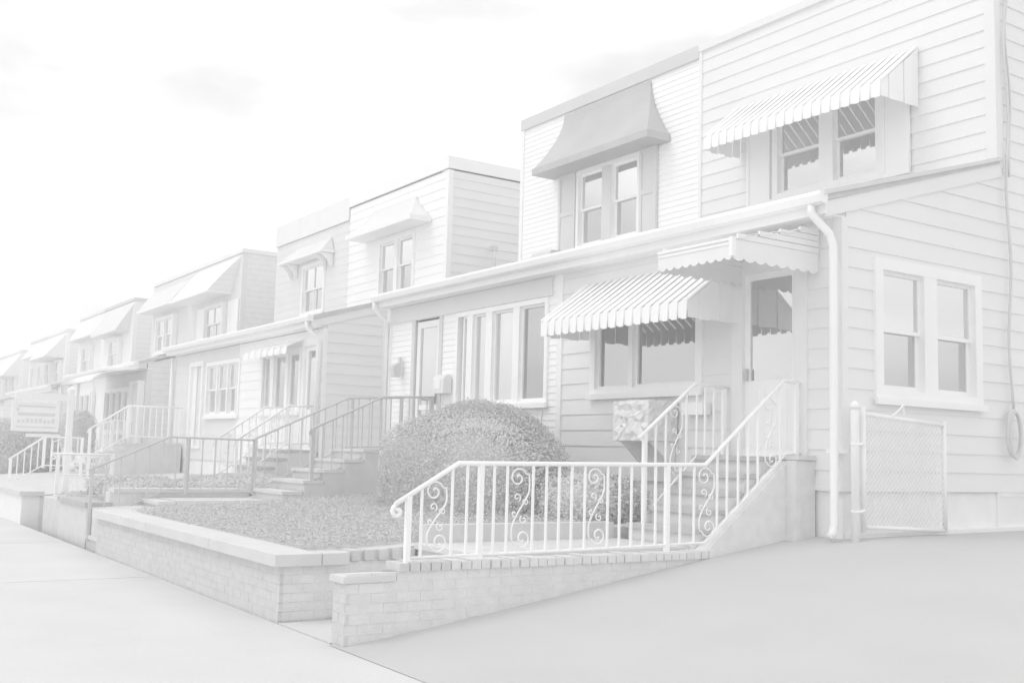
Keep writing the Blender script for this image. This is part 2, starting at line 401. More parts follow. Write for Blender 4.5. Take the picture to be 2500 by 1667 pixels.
# rake board under the porch roof, corner boards
MB().prism([(YP-.25, 2.40), (YU+.05, 3.30), (YU+.05, 3.47), (YP-.25, 2.56)], 'x', xr+.002, xr+.034).build('rake_board', 'siding', H1)
MB().prism([(YP-.33, 2.60), (YU+.06, 3.49), (YU+.06, 3.53), (YP-.33, 2.65)], 'x', xr-.01, xr+.075).build('drip_edge', 'shutter', H1)  # drip edge, coloured dark to carry the shadow line along it
cb = MB(); cb.box(xr-.10, xr+.030, YU-.030, YU+.0, 3.40, 6.24); cb.box(xr+.001, xr+.031, YU, YU+.10, 3.40, 6.24); cb.build('corner_board', 'siding', H1)
cb = MB(); cb.box(xr-.08, xr+.028, YP-.028, YP, -.29, 2.43); cb.box(xr+.001, xr+.029, YP, YP+.06, -.29, 2.43); cb.build('corner_board', 'siding', H1)
MB().box(xl+.13, xl+.24, YP-.035, YP, -.29, 2.43).build('corner_board', 'trim', H1)
MB().box(xl+.0, xl+.06, YU-.035, YU, 3.40, 6.24).build('corner_board', 'trim2', H1)
MB().prism([(YP-.232, 2.453), (YP+.12, 2.453), (YP+.12, 2.64), (YP-.232, 2.555)], 'x', xr-.12, xr-.004).build('eave_end', 'siding', H1)
# upper windows with wide white shutters
mu0, mu1 = onY(2004, 480, YU).x, onY(2038, 480, YU).x
window(H1, F_U, wu0, wu1, 3.60, 4.92, casing=.1, cols=[(wu0+.1, mu0), (mu1, wu1-.1)], upper='room', lower='curtain_or_reflection', glasses=['glass', 'glass'])
for p, q in ((onY(1830, 560, YU).x, wu0-.02), (wu1+.01, onY(2227, 400, YU).x)):
    sh = MB().box(p, q, YU-.06, YU-.026, 3.56, 4.95).build('shutter', 'door', H1)
    frame_mb(F_U, p, q, 3.56, 4.95, .05, .061, .075).build('shutter_frame', 'door', sh)
awning(H1, -11.0, -8.0, YU-.03, 5.12, 10.55, 4.54, .17, 40, 'awning')
# picture window below, under its own awning
window(H1, F_L, low0, low1, .74, 1.97, casing=.10, sash=False, cols=[(low0+.1, onY(1538, 930, YP).x), (onY(1549, 930, YP).x, low1-.1)], upper=None, glass='glassd')
w = H1.children[-1] if False else None
for a0, a1, z0, z1 in ((onY(1484, 940, YP).x, onY(1533, 940, YP).x, .87, 1.16), (onY(1484, 940, YP).x, onY(1533, 940, YP).x, 1.22, 1.55)):
    MB().pbox(F_L, a0, a1, -.075, -.067, z0, z1).build('blind', 'blind', H1)
cu = MB(); cx0, cx1 = onY(1565, 900, YP).x, onY(1690, 900, YP).x
for k in range(14):
    a = cx0+(cx1-cx0)*k/14; b = cx0+(cx1-cx0)*(k+1)/14
    cu.pbox(F_L, a, b, -.09+.012*(k % 2), -.082+.012*(k % 2), 1.10+.05*math.sin(k*.9), 1.62-.01*k)
cu.build('curtain_or_reflection', 'curtain_or_reflection', H1)
for u in (1590, 1636):
    a = onY(u, 935, YP).x; MB().pbox(F_L, a-.05, a+.05, -.10, -.055, .88, .99).build('window_card', 'blind', H1)
awning(H1, -11.03, -8.36, YP-.03, 2.20, 7.80, 1.64, .165, 36, 'awning')
# door under a flat ribbed canopy
D1 = bpy.data.objects.new('door', None); C.objects.link(D1); D1.location = (-7.9, YP, .03); attach(D1, H1)
frame_mb(F_L, dr0, dr1, -.02, 2.16, .16, -.14, .04, .06).build('frame', 'trim2', D1)
sd = frame_mb(F_L, dr0+.16, dr1-.16, .04, 2.00, .07, -.05, -.01, .80); sd.build('storm_door', 'door', D1)
for k in range(6):
    a = dr0+.25+k*.105; MB().pbox(F_L, a, a+.085, -.011, -.003, .12, .74).build('door_panel', 'door', D1)
MB().pbox(F_L, dr0+.2, dr1-.2, -.14, -.13, .8, 2.0).build('room_shade', 'room', D1)
MB().pbox(F_L, dr0+.23, dr1-.23, -.036, -.03, .84, 1.93).build('pane', 'glass', D1)
awning_reflection = MB(); pts = [(-7.90, 1.62), (-7.70, 1.56), (-7.665, 1.50), (-7.665, 1.28), (-7.74, 1.26)]
awning_reflection.v = [(a, YP+.10, z) for a, z in pts]+[(a, YP+.11, z) for a, z in pts]; m_ = len(pts)
awning_reflection.f = [tuple(range(m_)), tuple(range(2*m_-1, m_-1, -1))]+[(k, (k+1) % m_, m_+(k+1) % m_, m_+k) for k in range(m_)]
awning_reflection.build('curtain_or_reflection', 'blind', D1)  # pale piece shaped as the awning's reflection in the door glass, no curtain
MB().pbox(F_L, dr0+.195, dr0+.215, -.009, .03, .84, .97).build('handle', 'darkmetal', D1)
# canopy
cnp = bpy.data.objects.new('door_canopy', None); C.objects.link(cnp); cnp.location = (-8.2, YP, 2.3); attach(cnp, H1)
cx0, cx1, cyf = onY(1608, 668, 7.35).x, -7.26, 7.35
for k in range(7):
    ya = cyf+(YP-.03-cyf)*k/7; yb = cyf+(YP-.03-cyf)*(k+1)/7; h = .02 if k % 2 else 0
    za = 2.09+.26*k/7; zb = 2.09+.26*(k+1)/7
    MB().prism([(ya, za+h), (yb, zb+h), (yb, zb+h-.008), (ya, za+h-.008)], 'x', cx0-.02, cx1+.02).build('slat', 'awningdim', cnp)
def scallop(fixed, a0, a1, z0, z1, n, along):
    b = MB(); pts = [(a0, z1), (a1, z1)]
    for k in range(n*6, -1, -1):
        t = k/(n*6); pts.append((a0+(a1-a0)*t, z0-.03*abs(math.sin(t*n*math.pi))))
    if along == 'x': b.v = [(a, fixed, z) for a, z in pts]+[(a, fixed+.008, z) for a, z in pts]
    else: b.v = [(fixed, a, z) for a, z in pts]+[(fixed-.008, a, z) for a, z in pts]
    m = len(pts); b.f = [tuple(range(m)), tuple(range(2*m-1, m-1, -1))]+[(k, (k+1) % m, m+(k+1) % m, m+k) for k in range(m)]
    return b
MB().box(cx1-.03, cx1+.014, cyf-.024, cyf+.03, 1.92, 2.105).build('corner_trim', 'awning', cnp)
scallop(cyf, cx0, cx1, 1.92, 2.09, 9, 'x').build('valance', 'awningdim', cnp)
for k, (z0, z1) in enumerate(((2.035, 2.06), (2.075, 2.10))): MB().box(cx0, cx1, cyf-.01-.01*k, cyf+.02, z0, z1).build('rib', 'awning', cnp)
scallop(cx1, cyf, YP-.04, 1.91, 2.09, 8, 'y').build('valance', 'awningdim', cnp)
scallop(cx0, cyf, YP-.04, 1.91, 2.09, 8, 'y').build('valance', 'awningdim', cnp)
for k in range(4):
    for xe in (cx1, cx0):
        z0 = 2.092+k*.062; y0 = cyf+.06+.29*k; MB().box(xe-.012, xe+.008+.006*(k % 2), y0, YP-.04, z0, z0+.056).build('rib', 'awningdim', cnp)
# side window pair
window(H1, SW1, sw0, sw1, .62, 2.09, units=2, casing=.12, mull=.22, upper='blind', lower='room')
# downspout at the corner
ds = MB(); ds.tube([(xr-.10, YP-.33, 2.53), (xr-.10, YP-.33, 2.44), (xr-.01, YP-.17, 2.24), (xr+.02, YP-.15, 2.12), (xr+.02, YP-.15, -.60), (xr+.02, YP-.17, -.68), (xr+.01, YP-.21, -.73)], .043, 8)
ds.build('downspout', 'trim', H1, True)
MB().box(xr-.10, xr+.07, YP-.12, YP-.0, .08, .12).build('downspout_strap', 'trim', H1)
# basement window in the side foundation
MB().box(xr-.03, xr-.01, 11.25, 12.3, -.66, -.30).build('basement_pane', 'blind', H1)
frame_mb(('S', xr-.02), 11.2, 12.35, -.70, -.29, .05, -.01, .02).build('basement_frame', 'room', H1)
MB().prism([(YP+.05, drive_z(YP)-.2), (20, drive_z(20)-.2), (20, drive_z(20)+.05), (YP+.05, drive_z(YP)+.06)], 'x', xr-.02, xr+.10).build('foundation_kerb', 'stucco', H1)

# ---- its twin: white clapboard, dark flared hood
xr2 = xl; xl2 = xr2-HALF
H2 = house_shell('twin_house', 'white clapboard house with dark flared hood over shuttered upper window', xr2, dz, 'clapboard', cap='capdark', capz=.20, sidewall=False)
a0, a1 = onY(1410, 520, YU).x, onY(1566, 480, YU).x
boards(H2, F_U, xl2+.09, xr2-.0, 3.45, 6.18, .093, 'clapboard', [(a0, a1, 3.58, 5.0)], proud=.014)
MB().box(xl2, xl2+.09, YU-.035, YU, 3.40, 6.16).build('corner_board', 'trim', H2)
window(H2, F_U, a0, a1, 3.56, 4.98, units=2, casing=.07, mull=.26, upper='blind', lower='room', fm='trim', glass='glass')
MB().box((a0+a1)/2-.12, (a0+a1)/2+.12, YU-.052, YU-.041, 3.64, 4.9).build('window_post', 'shutter', H2)
for p, q in ((onY(1369, 540, YU).x, a0-.01), (a1+.01, onY(1608, 450, YU).x)):
    sh = MB().box(p, q, YU-.05, YU-.016, 3.56, 4.98).build('shutter', 'shutter', H2)
    frame_mb(F_U, p, q, 3.56, 4.98, .06, .051, .066).build('shutter_frame', 'shutter', sh)
    MB().pbox(F_U, p+.06, q-.06, .051, .064, 4.22, 4.30).build('shutter_rail', 'shutter', sh)
hood(H2, -15.36, -13.0, 6.10, -15.66, -12.55, 5.10, .45, .12, 'hood', 1.7)
# enclosed porch: clapboard strips, glazed door, row of tall windows
holes = [(-14.42, -11.96, .68, 2.14), (-15.86, -14.86, -.2, 2.25)]
boards(H2, F_L, xl2+.12, xr2+.13, -.29, 2.44, .093, 'clapboard', holes, proud=.014)
MB().box(xl2, xl2+.12, YP-.05, YP, -.29, 2.43).build('corner_board', 'trim', H2)
MB().box(xl2+.05, xr2, YP-.04, YP, 2.16, 2.425).build('eave_shade_band', 'greysiding', H2)  # grey band under the eave, its colour carrying the soffit's shadow
cols = [(-14.27, -14.08), (-13.92, -13.54), (-13.37, -12.81), (-12.65, -12.02)]
window(H2, F_L, -14.42, -11.95, .66, 2.15, casing=.07, fm='whitemetal', cols=cols, sash=False, upper=None, glasses=['glassr', 'glassr', 'glassr', 'glassd'])
for p, q in cols[1:3]:
    MB().pbox(F_L, p+.02, q-.02, -.10, -.095, 1.72, 2.06).build('blind', 'blind', H2)
D2 = bpy.data.objects.new('door', None); C.objects.link(D2); D2.location = (-15.35, YP, 0); attach(D2, H2)
frame_mb(F_L, -15.86, -14.86, -.2, 2.25, .10, -.14, .03, .05).build('frame', 'shutter', D2)
frame_mb(F_L, -15.74, -14.96, -.1, 2.12, .11, -.06, -.01, .2).build('storm_door', 'door', D2)
MB().pbox(F_L, -15.64, -15.06, -.058, -.012, .66, .74).build('door_rail', 'door', D2)
MB().pbox(F_L, -15.64, -15.06, -.045, -.038, -.0, 2.02).build('pane', 'glassr', D2)
MB().pbox(F_L, -15.74, -14.96, -.15, -.14, -.1, 2.12).build('room_shade', 'room', D2)
MB().pbox(F_L, -15.02, -14.99, -.01, .05, .74, 1.0).build('handle', 'darkmetal', D2)
MB().tube([(xl2+.05, YP-.33, 2.53), (xl2+.05, YP-.33, 2.42), (xl2+.06, YP-.1, 2.2), (xl2+.06, YP-.09, -.35)], .045, 8).build('downspout', 'trim', H2, True)
MB().prism([(10.9, 3.40), (11.3, 3.50), (11.3, 3.62), (11.0, 3.60)], 'x', -15.9, -15.3).build('roof_patch', 'capdark', H2)
MB().tube([(-13.6, 12.0, 6.3), (-13.6, 12.0, 6.62)], .03, 6).build('vent_pipe', 'shutter', H2)

# ---- second pair, right house: pale siding, flared hood
xr, dz = TW[1]; xl = xr-HALF
H3 = house_shell('twin_house', 'pale sided house with light edged hood and bare side wall, right half of second pair', xr, dz, 'cream', 'siding', cap='trim', capz=.26)
boards(H3, F_U, xl+.02, xr-.09, 3.45+dz, 6.05+dz, .203, 'cream', [(-22.66, -20.88, 3.50, 4.86)])
boards(H3, ('S', xr), YU+.09, 16, 3.45+dz, 6.05+dz, .203, 'siding')
boards(H3, ('S', xr), YP+.06, 13, -.29+dz, 3.40+dz, .203, 'siding', clip=lambda z: min(rake(z-dz), YU+.1))
MB().prism([(YP-.25, 2.40+dz), (YU+.05, 3.30+dz), (YU+.05, 3.47+dz), (YP-.25, 2.56+dz)], 'x', xr+.002, xr+.034).build('rake_board', 'siding', H3)
cb = MB(); cb.box(xr-.09, xr+.030, YU-.030, YU, 3.40+dz, 6.05+dz); cb.box(xr+.001, xr+.031, YU, YU+.09, 3.40+dz, 6.05+dz); cb.build('corner_board', 'trim', H3)
cb = MB(); cb.box(xr-.06, xr+.028, YP-.028, YP, -.29+dz, 2.42+dz); cb.box(xr+.001, xr+.029, YP, YP+.06, -.29+dz, 2.42+dz); cb.build('corner_board', 'trim', H3)
MB().box(xl, xl+.1, YP-.03, YP, -.29+dz, 2.42+dz).build('corner_board', 'greysiding', H3)
MB().prism([(YP-.232, 2.453+dz), (YP+.12, 2.453+dz), (YP+.12, 2.64+dz), (YP-.232, 2.555+dz)], 'x', xr-.12, xr-.004).build('eave_end', 'siding', H3)
window(H3, F_U, -22.66, -20.88, 3.48, 4.88, units=2, casing=.09, mull=.16, upper='blind', lower='room')
hood(H3, -23.0, -20.9, 5.66, -23.4, -20.2, 5.06, .5, .11, 'cap', 1.3, 'trim')
holes = [(-22.75, -20.55, .70, 2.02), (-20.42, -19.56, -.1, 2.1)]
boards(H3, F_L, xl+.1, xr-.06, -.29+dz, 2.42+dz, .203, 'cream', holes)
window(H3, F_L, -22.75, -20.52, .68, 2.03, casing=.10, cols=[(-22.62, -22.15), (-22.0, -21.35), (-21.2, -20.66)], sash=False, upper=None, glasses=['glassr', 'glass', 'glass'])
MB().pbox(F_L, -21.98, -21.37, -.11, -.10, 1.62, 1.92).build('blind', 'blind', H3)
MB().pbox(F_L, -22.6, -22.17, -.11, -.10, 1.1, 1.92).build('blind', 'blind', H3)
D3 = bpy.data.objects.new('door', None); C.objects.link(D3); D3.location = (-20, YP, 0); attach(D3, H3)
frame_mb(F_L, -20.45, -19.54, -.1, 2.12, .09, -.14, .04, .05).build('frame', 'trim', D3)
frame_mb(F_L, -20.36, -19.63, -.05, 2.03, .10, -.06, -.01, .8).build('storm_door', 'door', D3)
MB().pbox(F_L, -20.26, -19.73, -.045, -.038, .74, 1.93).build('pane', 'glassr', D3)
MB().pbox(F_L, -20.26, -19.73, -.13, -.12, .75, 1.93).build('curtain_or_reflection', 'blind', D3)
awning(H3, -22.95, -20.45, YP-.03, 2.24+dz, 8.22, 2.08+dz, .12, 14, 'awning', side=False)
MB().tube([(xr-.10, YP-.33, 2.53+dz), (xr-.10, YP-.33, 2.40+dz), (xr-.03, YP-.12, 2.2+dz), (xr-.03, YP-.10, 2.05+dz), (xr-.03, YP-.10, -.45)], .05, 8).build('downspout', 'trim', H3, True)
ms = MB(); ms.tube([(xr+.02, YU+1.0, 3.45), (xr+.30, YU+1.0, 3.72), (xr+.34, YU+1.0, 4.15), (xr+.2, YU+1.05, 4.35)], .028, 6)
ms.tube([(xr+.02, YU+.6, 3.6), (xr+.28, YU+.9, 3.62)], .02, 6); ms.box(xr+.12, xr+.26, YU+.98, YU+1.12, 4.32, 4.42); ms.build('cable_mast', 'shutter', H3)

# ---- second pair, left house: grey, scalloped little hood
xr4 = xl; xl4 = xr4-HALF
H4 = house_shell('twin_house', 'plain grey house with small scalloped hood and six-pane porch window', xr4, dz, 'greysiding', cap='trim2', capz=.58, sidewall=False)
wx0, wx1 = -27.22, -25.72
boards(H4, F_U, xl4+.05, xr4, 3.45+dz, 5.75+dz, .203, 'greysiding', [(wx0, wx1, 3.5, 4.86)], proud=.008)
window(H4, F_U, wx0, wx1, 3.48, 4.88, units=1, casing=.09, upper='curtain_or_reflection', lower='room', muntin=1)
hood(H4, -27.6, -25.4, 5.40, -28.1, -25.2, 5.02, .35, .05, 'greysiding', 1.0, 'trim')
for k, x in enumerate((-28.0, -27.6, -25.7, -25.3)):
    MB().prism([(YU-.36, 4.96), (YU-.02, 4.96), (YU-.02, 4.62), (YU-.10, 4.66), (YU-.16, 4.80)], 'x', x-.03, x+.03).build('hood_bracket', 'trim', H4)
boards(H4, F_L, xl4+.06, xr4, -.29+dz, 2.42+dz, .203, 'greysiding', [(-26.5, -24.1, .68, 2.0), (-27.85, -26.75, -.1, 2.1)], proud=.008)
window(H4, F_L, -26.5, -24.1, .66, 2.02, units=3, casing=.09, mull=.06, upper='curtain_or_reflection', lower='room')
D4 = bpy.data.objects.new('door', None); C.objects.link(D4); D4.location = (-27.3, YP, 0); attach(D4, H4)
frame_mb(F_L, -27.85, -26.75, -.1, 2.1, .12, -.14, .05, .05).build('frame', 'trim', D4)
MB().pbox(F_L, -27.73, -27.42, -.06, -.02, -.05, 1.98).build('door_leaf', 'door', D4)
MB().pbox(F_L, -27.4, -26.88, -.08, -.05, -.05, 1.98).build('door_leaf', 'curtain_or_reflection', D4)
MB().tube([(xl4+.05, YP-.1, 2.3), (xl4+.05, YP-.1, -.4)], .045, 8).build('downspout', 'trim', H4, True)

# ---- third pair
xr, dz = TW[2]; xl = xr-HALF
H5 = house_shell('twin_house', 'brick sided house with large pale shingled mansard hood, right half of third pair', xr, dz, 'greysiding', 'bricksfar', cap='trim2', capz=.12, setback=.001)
MB().box(xl, xr, YU-.02, YU+.15, 3.4+dz, 6.2+dz).build('front_cladding', 'greysiding', H5)
MB().box(xl, xr, YP-.0, YP+.15, -.3+dz, 2.42+dz).build('front_cladding', 'greysiding', H5)
hood(H5, xl+.6, xr-.1, 6.12+dz, xl+.05, xr-.9, 5.08+dz, .75, .06, 'shingle', .9, 'trim')
fu = ('F', YU-.165); fl = ('F', YP-.15)
window(H5, fu, -34.95, -33.1, 3.52+dz, 4.78+dz, units=1, casing=.10, fm='trim2', upper='blind', lower='room', muntin=1)
for p, q in ((-36.1, -35.02), (-33.05, -32.1)): MB().box(p, q, YU-.06, YU-.03, 3.5+dz, 4.8+dz).build('wall_panel', 'cream', H5)
window(H5, fl, -36.2, -33.2, .55+dz, 1.95+dz, units=4, casing=.09, mull=.09, upper='room', lower='room', sash=False)
D5 = bpy.data.objects.new('door', None); C.objects.link(D5); D5.location = (-32.6, YP, dz); attach(D5, H5)
frame_mb(fl, -33.1, -32.15, -.1+dz, 2.1+dz, .09, -.14, .05, .05).build('frame', 'trim', D5)
MB().pbox(fl, -33.0, -32.25, -.08, -.04, -.05+dz, 2.0+dz).build('door_leaf', 'blind', D5)
cn = MB(); rings = []
for k in range(9):
    t = k/8*math.pi/2; rings.append([(-36.6+.25*math.sin(t*.6), YP-.02-1.5*math.sin(t)*1, 2.42+dz-.42*(1-math.cos(t))), (-32.05, YP-.02-1.5*math.sin(t), 2.42+dz-.42*(1-math.cos(t))),
                  (-32.05, YP-.02-1.5*math.sin(t), 2.40+dz-.42*(1-math.cos(t))), (-36.35, YP-.02-1.5*math.sin(t), 2.40+dz-.42*(1-math.cos(t)))])
cn.loft(rings).build('barrel_canopy', 'awning', H5, True)
for x in (-36.4, -35.2, -34.1, -32.1): MB().box(x-.04, x+.04, YP-1.48, YP-1.40, -.3+dz, 2.02+dz).build('canopy_post', 'trim', H5)
xr6 = xl; xl6 = xr6-HALF
H6 = house_shell('twin_house', 'grey house with dim sloping hood, left half of third pair', xr6, dz, 'greysiding', cap='trim2', capz=.12, sidewall=False)
MB().box(xl6, xr6, YU-.02, YU+.15, 3.4+dz, 6.2+dz).build('front_cladding', 'greysiding', H6)
MB().box(xl6, xr6, YP-.0, YP+.15, -.3+dz, 2.42+dz).build('front_cladding', 'cream', H6)
hood(H6, xl6+.05, xr6-.1, 6.0+dz, xl6+.15, xr6-.5, 5.2+dz, .6, .08, 'cap', .9, 'trim')
window(H6, fu, -40.6, -38.4, 3.52+dz, 4.9+dz, units=2, casing=.12, fm='trim', upper='blind', lower='blind')
window(H6, fl, -40.6, -38.2, .55+dz, 1.95+dz, units=3, casing=.09, upper='room', lower='room', sash=False)

# ---- farther pairs, too far for boards
def far_house(label, xr, dz, right, m, hoodm, wins, side='sidefar', cap='cap', hoodargs=(.3, .3, .9, .6), lowm='sidefar', mans=True):
    xl = xr-HALF
    h = house_shell('twin_house', label, xr, dz, m, side, cap=cap, capz=.12, sidewall=right, setback=.001)
    MB().box(xl, xr, YU-.02, YU+.15, 3.4+dz, 6.2+dz).build('front_cladding', m, h)
    MB().box(xl, xr, YP-.0, YP+.15, -.3+dz, 2.42+dz).build('front_cladding', lowm, h)
    if mans: hood(h, xl+hoodargs[0], xr-hoodargs[1], 6.1+dz, xl+.1, xr-.5, 6.1-hoodargs[2]+dz, hoodargs[3], .06, hoodm, 1.0, 'cap')
    for a, b in wins:
        window(h, fu, xl+a, xl+b, 3.55+dz, 4.85+dz, units=1, casing=.09, upper=None, lower='room', glasses=['glass'])
    window(h, fl, xl+.7, xl+2.9, .55+dz, 1.95+dz, units=3, casing=.09, upper='room', lower='room', sash=False)
    d = MB().pbox(fl, xl+3.2, xl+4.1, .0, .03, -.1+dz, 2.0+dz).build('door', 'trim', h)
    MB().pbox(fl, xl+3.35, xl+3.95, .031, .036, .9+dz, 1.85+dz).build('pane', 'room', d)
    return h
(x4, d4), (x5, d5), (x6, d6) = TW[3:]
far_house('cream house with dark roof edge and sloping hood, right half of fourth pair', x4, d4, True, 'cream', 'cap', [(1.7, 3.4)], cap='capdark', hoodargs=(.1, .05, 1.05, .55))
far_house('plain pale house, left half of fourth pair', x4-HALF, d4, False, 'cream', 'trim2', [(1.5, 3.2)], hoodargs=(.2, 1.6, .9, .5))
far_house('white house with bright awning hood, right half of fifth pair', x5, d5, True, 'clapboard', 'awning', [(.7, 1.9), (3.0, 4.2)], cap='trim2', hoodargs=(.2, .2, 1.15, .9))
far_house('off-white house, left half of fifth pair', x5-HALF, d5, False, 'clapboard', 'trim2', [(1.4, 2.4), (3.4, 4.4)], hoodargs=(.6, 1.2, .8, .5))
far_house('pale house with wide white mansard at the far end of the row', x6, d6, True, 'cream', 'shingle', [(.6, 2.0), (2.8, 4.2)], cap='trim2', hoodargs=(.1, .1, 1.3, .9))
far_house('last house of the row, cut by the left picture edge', x6-HALF, d6, False, 'cream', 'trim2', [(.6, 2.0), (2.8, 4.2)], hoodargs=(.1, .1, 1.1, .7))

# ================================================================= garden walls, steps
BRICK = MB().box(0, 1, 0, 1, 0, 1).build('brick', 'brick').data
bpy.data.objects.remove(bpy.data.objects['brick'])
BRICKW = BRICK.copy(); BRICKW.materials.clear(); BRICKW.materials.append(M['brickw'])
BRICKL = BRICK.copy(); BRICKL.materials.clear(); BRICKL.materials.append(M['brickl'])
def brick(parent, x0, x1, y0, y1, z0, z1, light=False):
    o = bpy.data.objects.new('brick', BRICKW if light == 2 else BRICKL if light else BRICK); C.objects.link(o)
    o.matrix_basis = Matrix.Translation((x0, y0, z0)) @ Matrix.Diagonal((x1-x0, y1-y0, z1-z0, 1)); attach(o, parent)
def brick_face(parent, P, a0, a1, z0f, z1, light=False, ch=.076, L=.212):
    """running bond on a wall face; z0f(a) is the ground"""
    k = 0; z = z1-ch
    while z > min(z0f(a0), z0f(a1))-ch:
        a = a0 - (L/2 if k % 2 else 0)
        while a < a1-.01:
            p, q = max(a, a0)+.0022, min(a+L, a1)-.0022
            if q-p > .03 and z+ch > z0f((p+q)/2):
                n1 = .0025+random.uniform(-.001, .002)
                if P[0] == 'F': brick(parent, p, q, P[1]-n1, P[1]+.03, z+.0022, z+ch-.0022, light)
                else: brick(parent, P[1]-.03, P[1]+n1, p, q, z+.0022, z+ch-.0022, light)
            a += L
        z -= ch; k += 1
# left wall with pale coping
WL = thing('brick_wall', 'low grey brick garden wall with pale coping along the sidewalk', 'wall', (-12, YW+.15, ZS))
xa, xb = -15.15, -8.72
MB().box(xa, xb-.012, YW+.012, YW+.30, ZS-.25, -1.0).build('wall_core', 'brickw', WL)
MB().box(xb-.30, xb-.012, YW+.30, 5.0, ZS-.25, -.98).build('wall_core', 'mortar', WL)
brick_face(WL, ('F', YW+.012), xa, xb, lambda a: ZS, -1.0, 2)
brick_face(WL, ('S', xb-.012), YW+.012, 5.0, lambda a: ZS+max(0, a-4.0)*.6, -1.0, 0)
for p, q in ((xa-.04, -12.6), (-12.592, -10.4), (-10.392, xb+.05)):
    MB().box(p, q, YW-.06, YW+.36, -.998, -.90).build('coping_slab', 'stone', WL)
MB().box(xb-.33, xb+.05, YW+.368, YW+.62, -.998, -.90).build('coping_slab', 'stone', WL)
y = YW+.66
while y < 5.0:
    brick(WL, xb-.22, xb+.015, y, y+.085, -.975, -.885+random.uniform(-.006, .006), True); y += .135
# right wall, railing on top
WR = thing('brick_wall', 'brick retaining wall under the white railing beside the driveway', 'wall', (-7.55, 5.4, ZS))
rx = -7.45
MB().box(rx-.22, rx-.012, YW+.02, 8.58, ZS-.25, -1.0).build('wall_core', 'mortar', WR)
MB().box(rx-.22, rx-.012, YW+.50, 7.28, -1.0, -.93).build('wall_core', 'mortar', WR)
brick_face(WR, ('F', YW+.02), rx-.22, rx, lambda a: ZS, -1.0, True)
brick_face(WR, ('S', rx-.012), YW+.02, 7.28, lambda a: drive_z(a), -.93)
MB().box(rx-.24, rx+.01, YW-.01, YW+.42, -.998, -.95).build('coping_slab', 'stone', WR)
y = YW+.46
while y < 7.25:
    brick(WR, rx-.23, rx+.012+random.uniform(-.006, .012), y, y+.082, -.93, -.865+random.uniform(-.008, .008), y < 4.4); y += .093
# entry steps, walk and front steps
def flight(name, label, x0, x1, y0, y1, z0, z1, n, land=None, m='step', group=None, nose='stone'):
    t = thing(name, label, 'steps', ((x0+x1)/2, y0, z0), group)
    for k in range(n):
        ya = y0+(y1-y0)*k/n; zb = z0+(z1-z0)*(k+1)/n
        ye = land if (land and k == n-1) else (y0+(y1-y0)*(k+1)/n)
        MB().box(x0, x1, ya+.02, ye+.02 if k < n-1 else ye, z0-.25, zb-.05).build('riser', m, t)
        MB().box(x0-.01, x1+.01, ya-.01, ye-.012, zb-.048, zb).build('tread', m if nose is None else nose, t)
    return t
flight('entry_steps', 'brick entry steps between the two nearest garden walls', xb+.002, rx-.225, 4.15, 5.05, ZS, -.84, 4)
walk = MB().box(xb-.02, rx-.225, 5.05, 7.2, -1.2, -.842); struct('walkway', walk, 'step')
MB().box(xb+.01, rx-.225, YW+.01, 4.145, ZS-.2, ZS+.006).build('threshold_slab', 'concrete', sw)
cop = MB().box(xb-.16, xb-.012, 4.95, 7.15, -1.0, -.68).build('edging_kerb', 'step'); tag(cop, 'low pale concrete edging along the nearest walkway', 'edging')
FS1 = flight('front_steps', 'dark masonry steps rising to the nearest front door', -8.58, -7.625, 7.2, 8.32, -.85, .03, 5, 8.585, m='riser', nose='treadd')

ck = MB().prism([(7.20, -1.25), (8.585, -1.25), (8.585, .0), (8.34, .0), (7.24, -.855), (7.20, -.87)], 'x', -7.62, -7.452).build('cheek_wall', 'brick', FS1)
MB().box(-7.451, -7.33, 8.30, 8.585, -1.25, .0).build('landing_side', 'brick', FS1)
MB().prism([(8.32, .004), (8.587, .004), (8.587, .05), (8.32, .05)], 'x', -7.62, -7.31).build('landing_edge', 'step', FS1)
# A2 steps
flight('entry_steps', 'small entry steps with pale pad at the left end of the coping wall', -16.15, -15.22, 3.62, 4.6, ZS, -.80, 4, nose='stone')
struct('walkway', MB().box(-16.15, -15.22, 4.6, 6.0, -1.3, -.79), 'step')
flight('front_steps', 'grey steps with pale treads leading to the clapboard house', -16.1, -14.85, 6.0, 7.6, -.80, .0, 5, 8.55, m='step', nose='stone')
WM = thing('brick_wall', 'dark wall end with planting left of the small entry steps', 'wall', (-17.5, YW+.15, ZS))
xm = onY(142, 1290, YW+.1).x
MB().box(xm, -16.2, YW+.1, YW+.4, ZS-.3, -.93).build('wall_core', 'wallend', WM)
MB().box(-16.45, -16.2, YW+.4, 6.0, ZS-.3, -.72).build('wall_core', 'brick', WM)
MB().box(xm-.03, -16.17, YW+.06, YW+.44, -.928, -.86).build('coping_slab', 'treadd', WM)
MB().box(xm, xm+.25, YW+.401, 5.6, ZS-.3, -.95).build('wall_core', 'wallend', WM)
MB().box(-16.5, -16.17, YW+.45, 6.0, -.718, -.66).build('coping_slab', 'stone', WM)
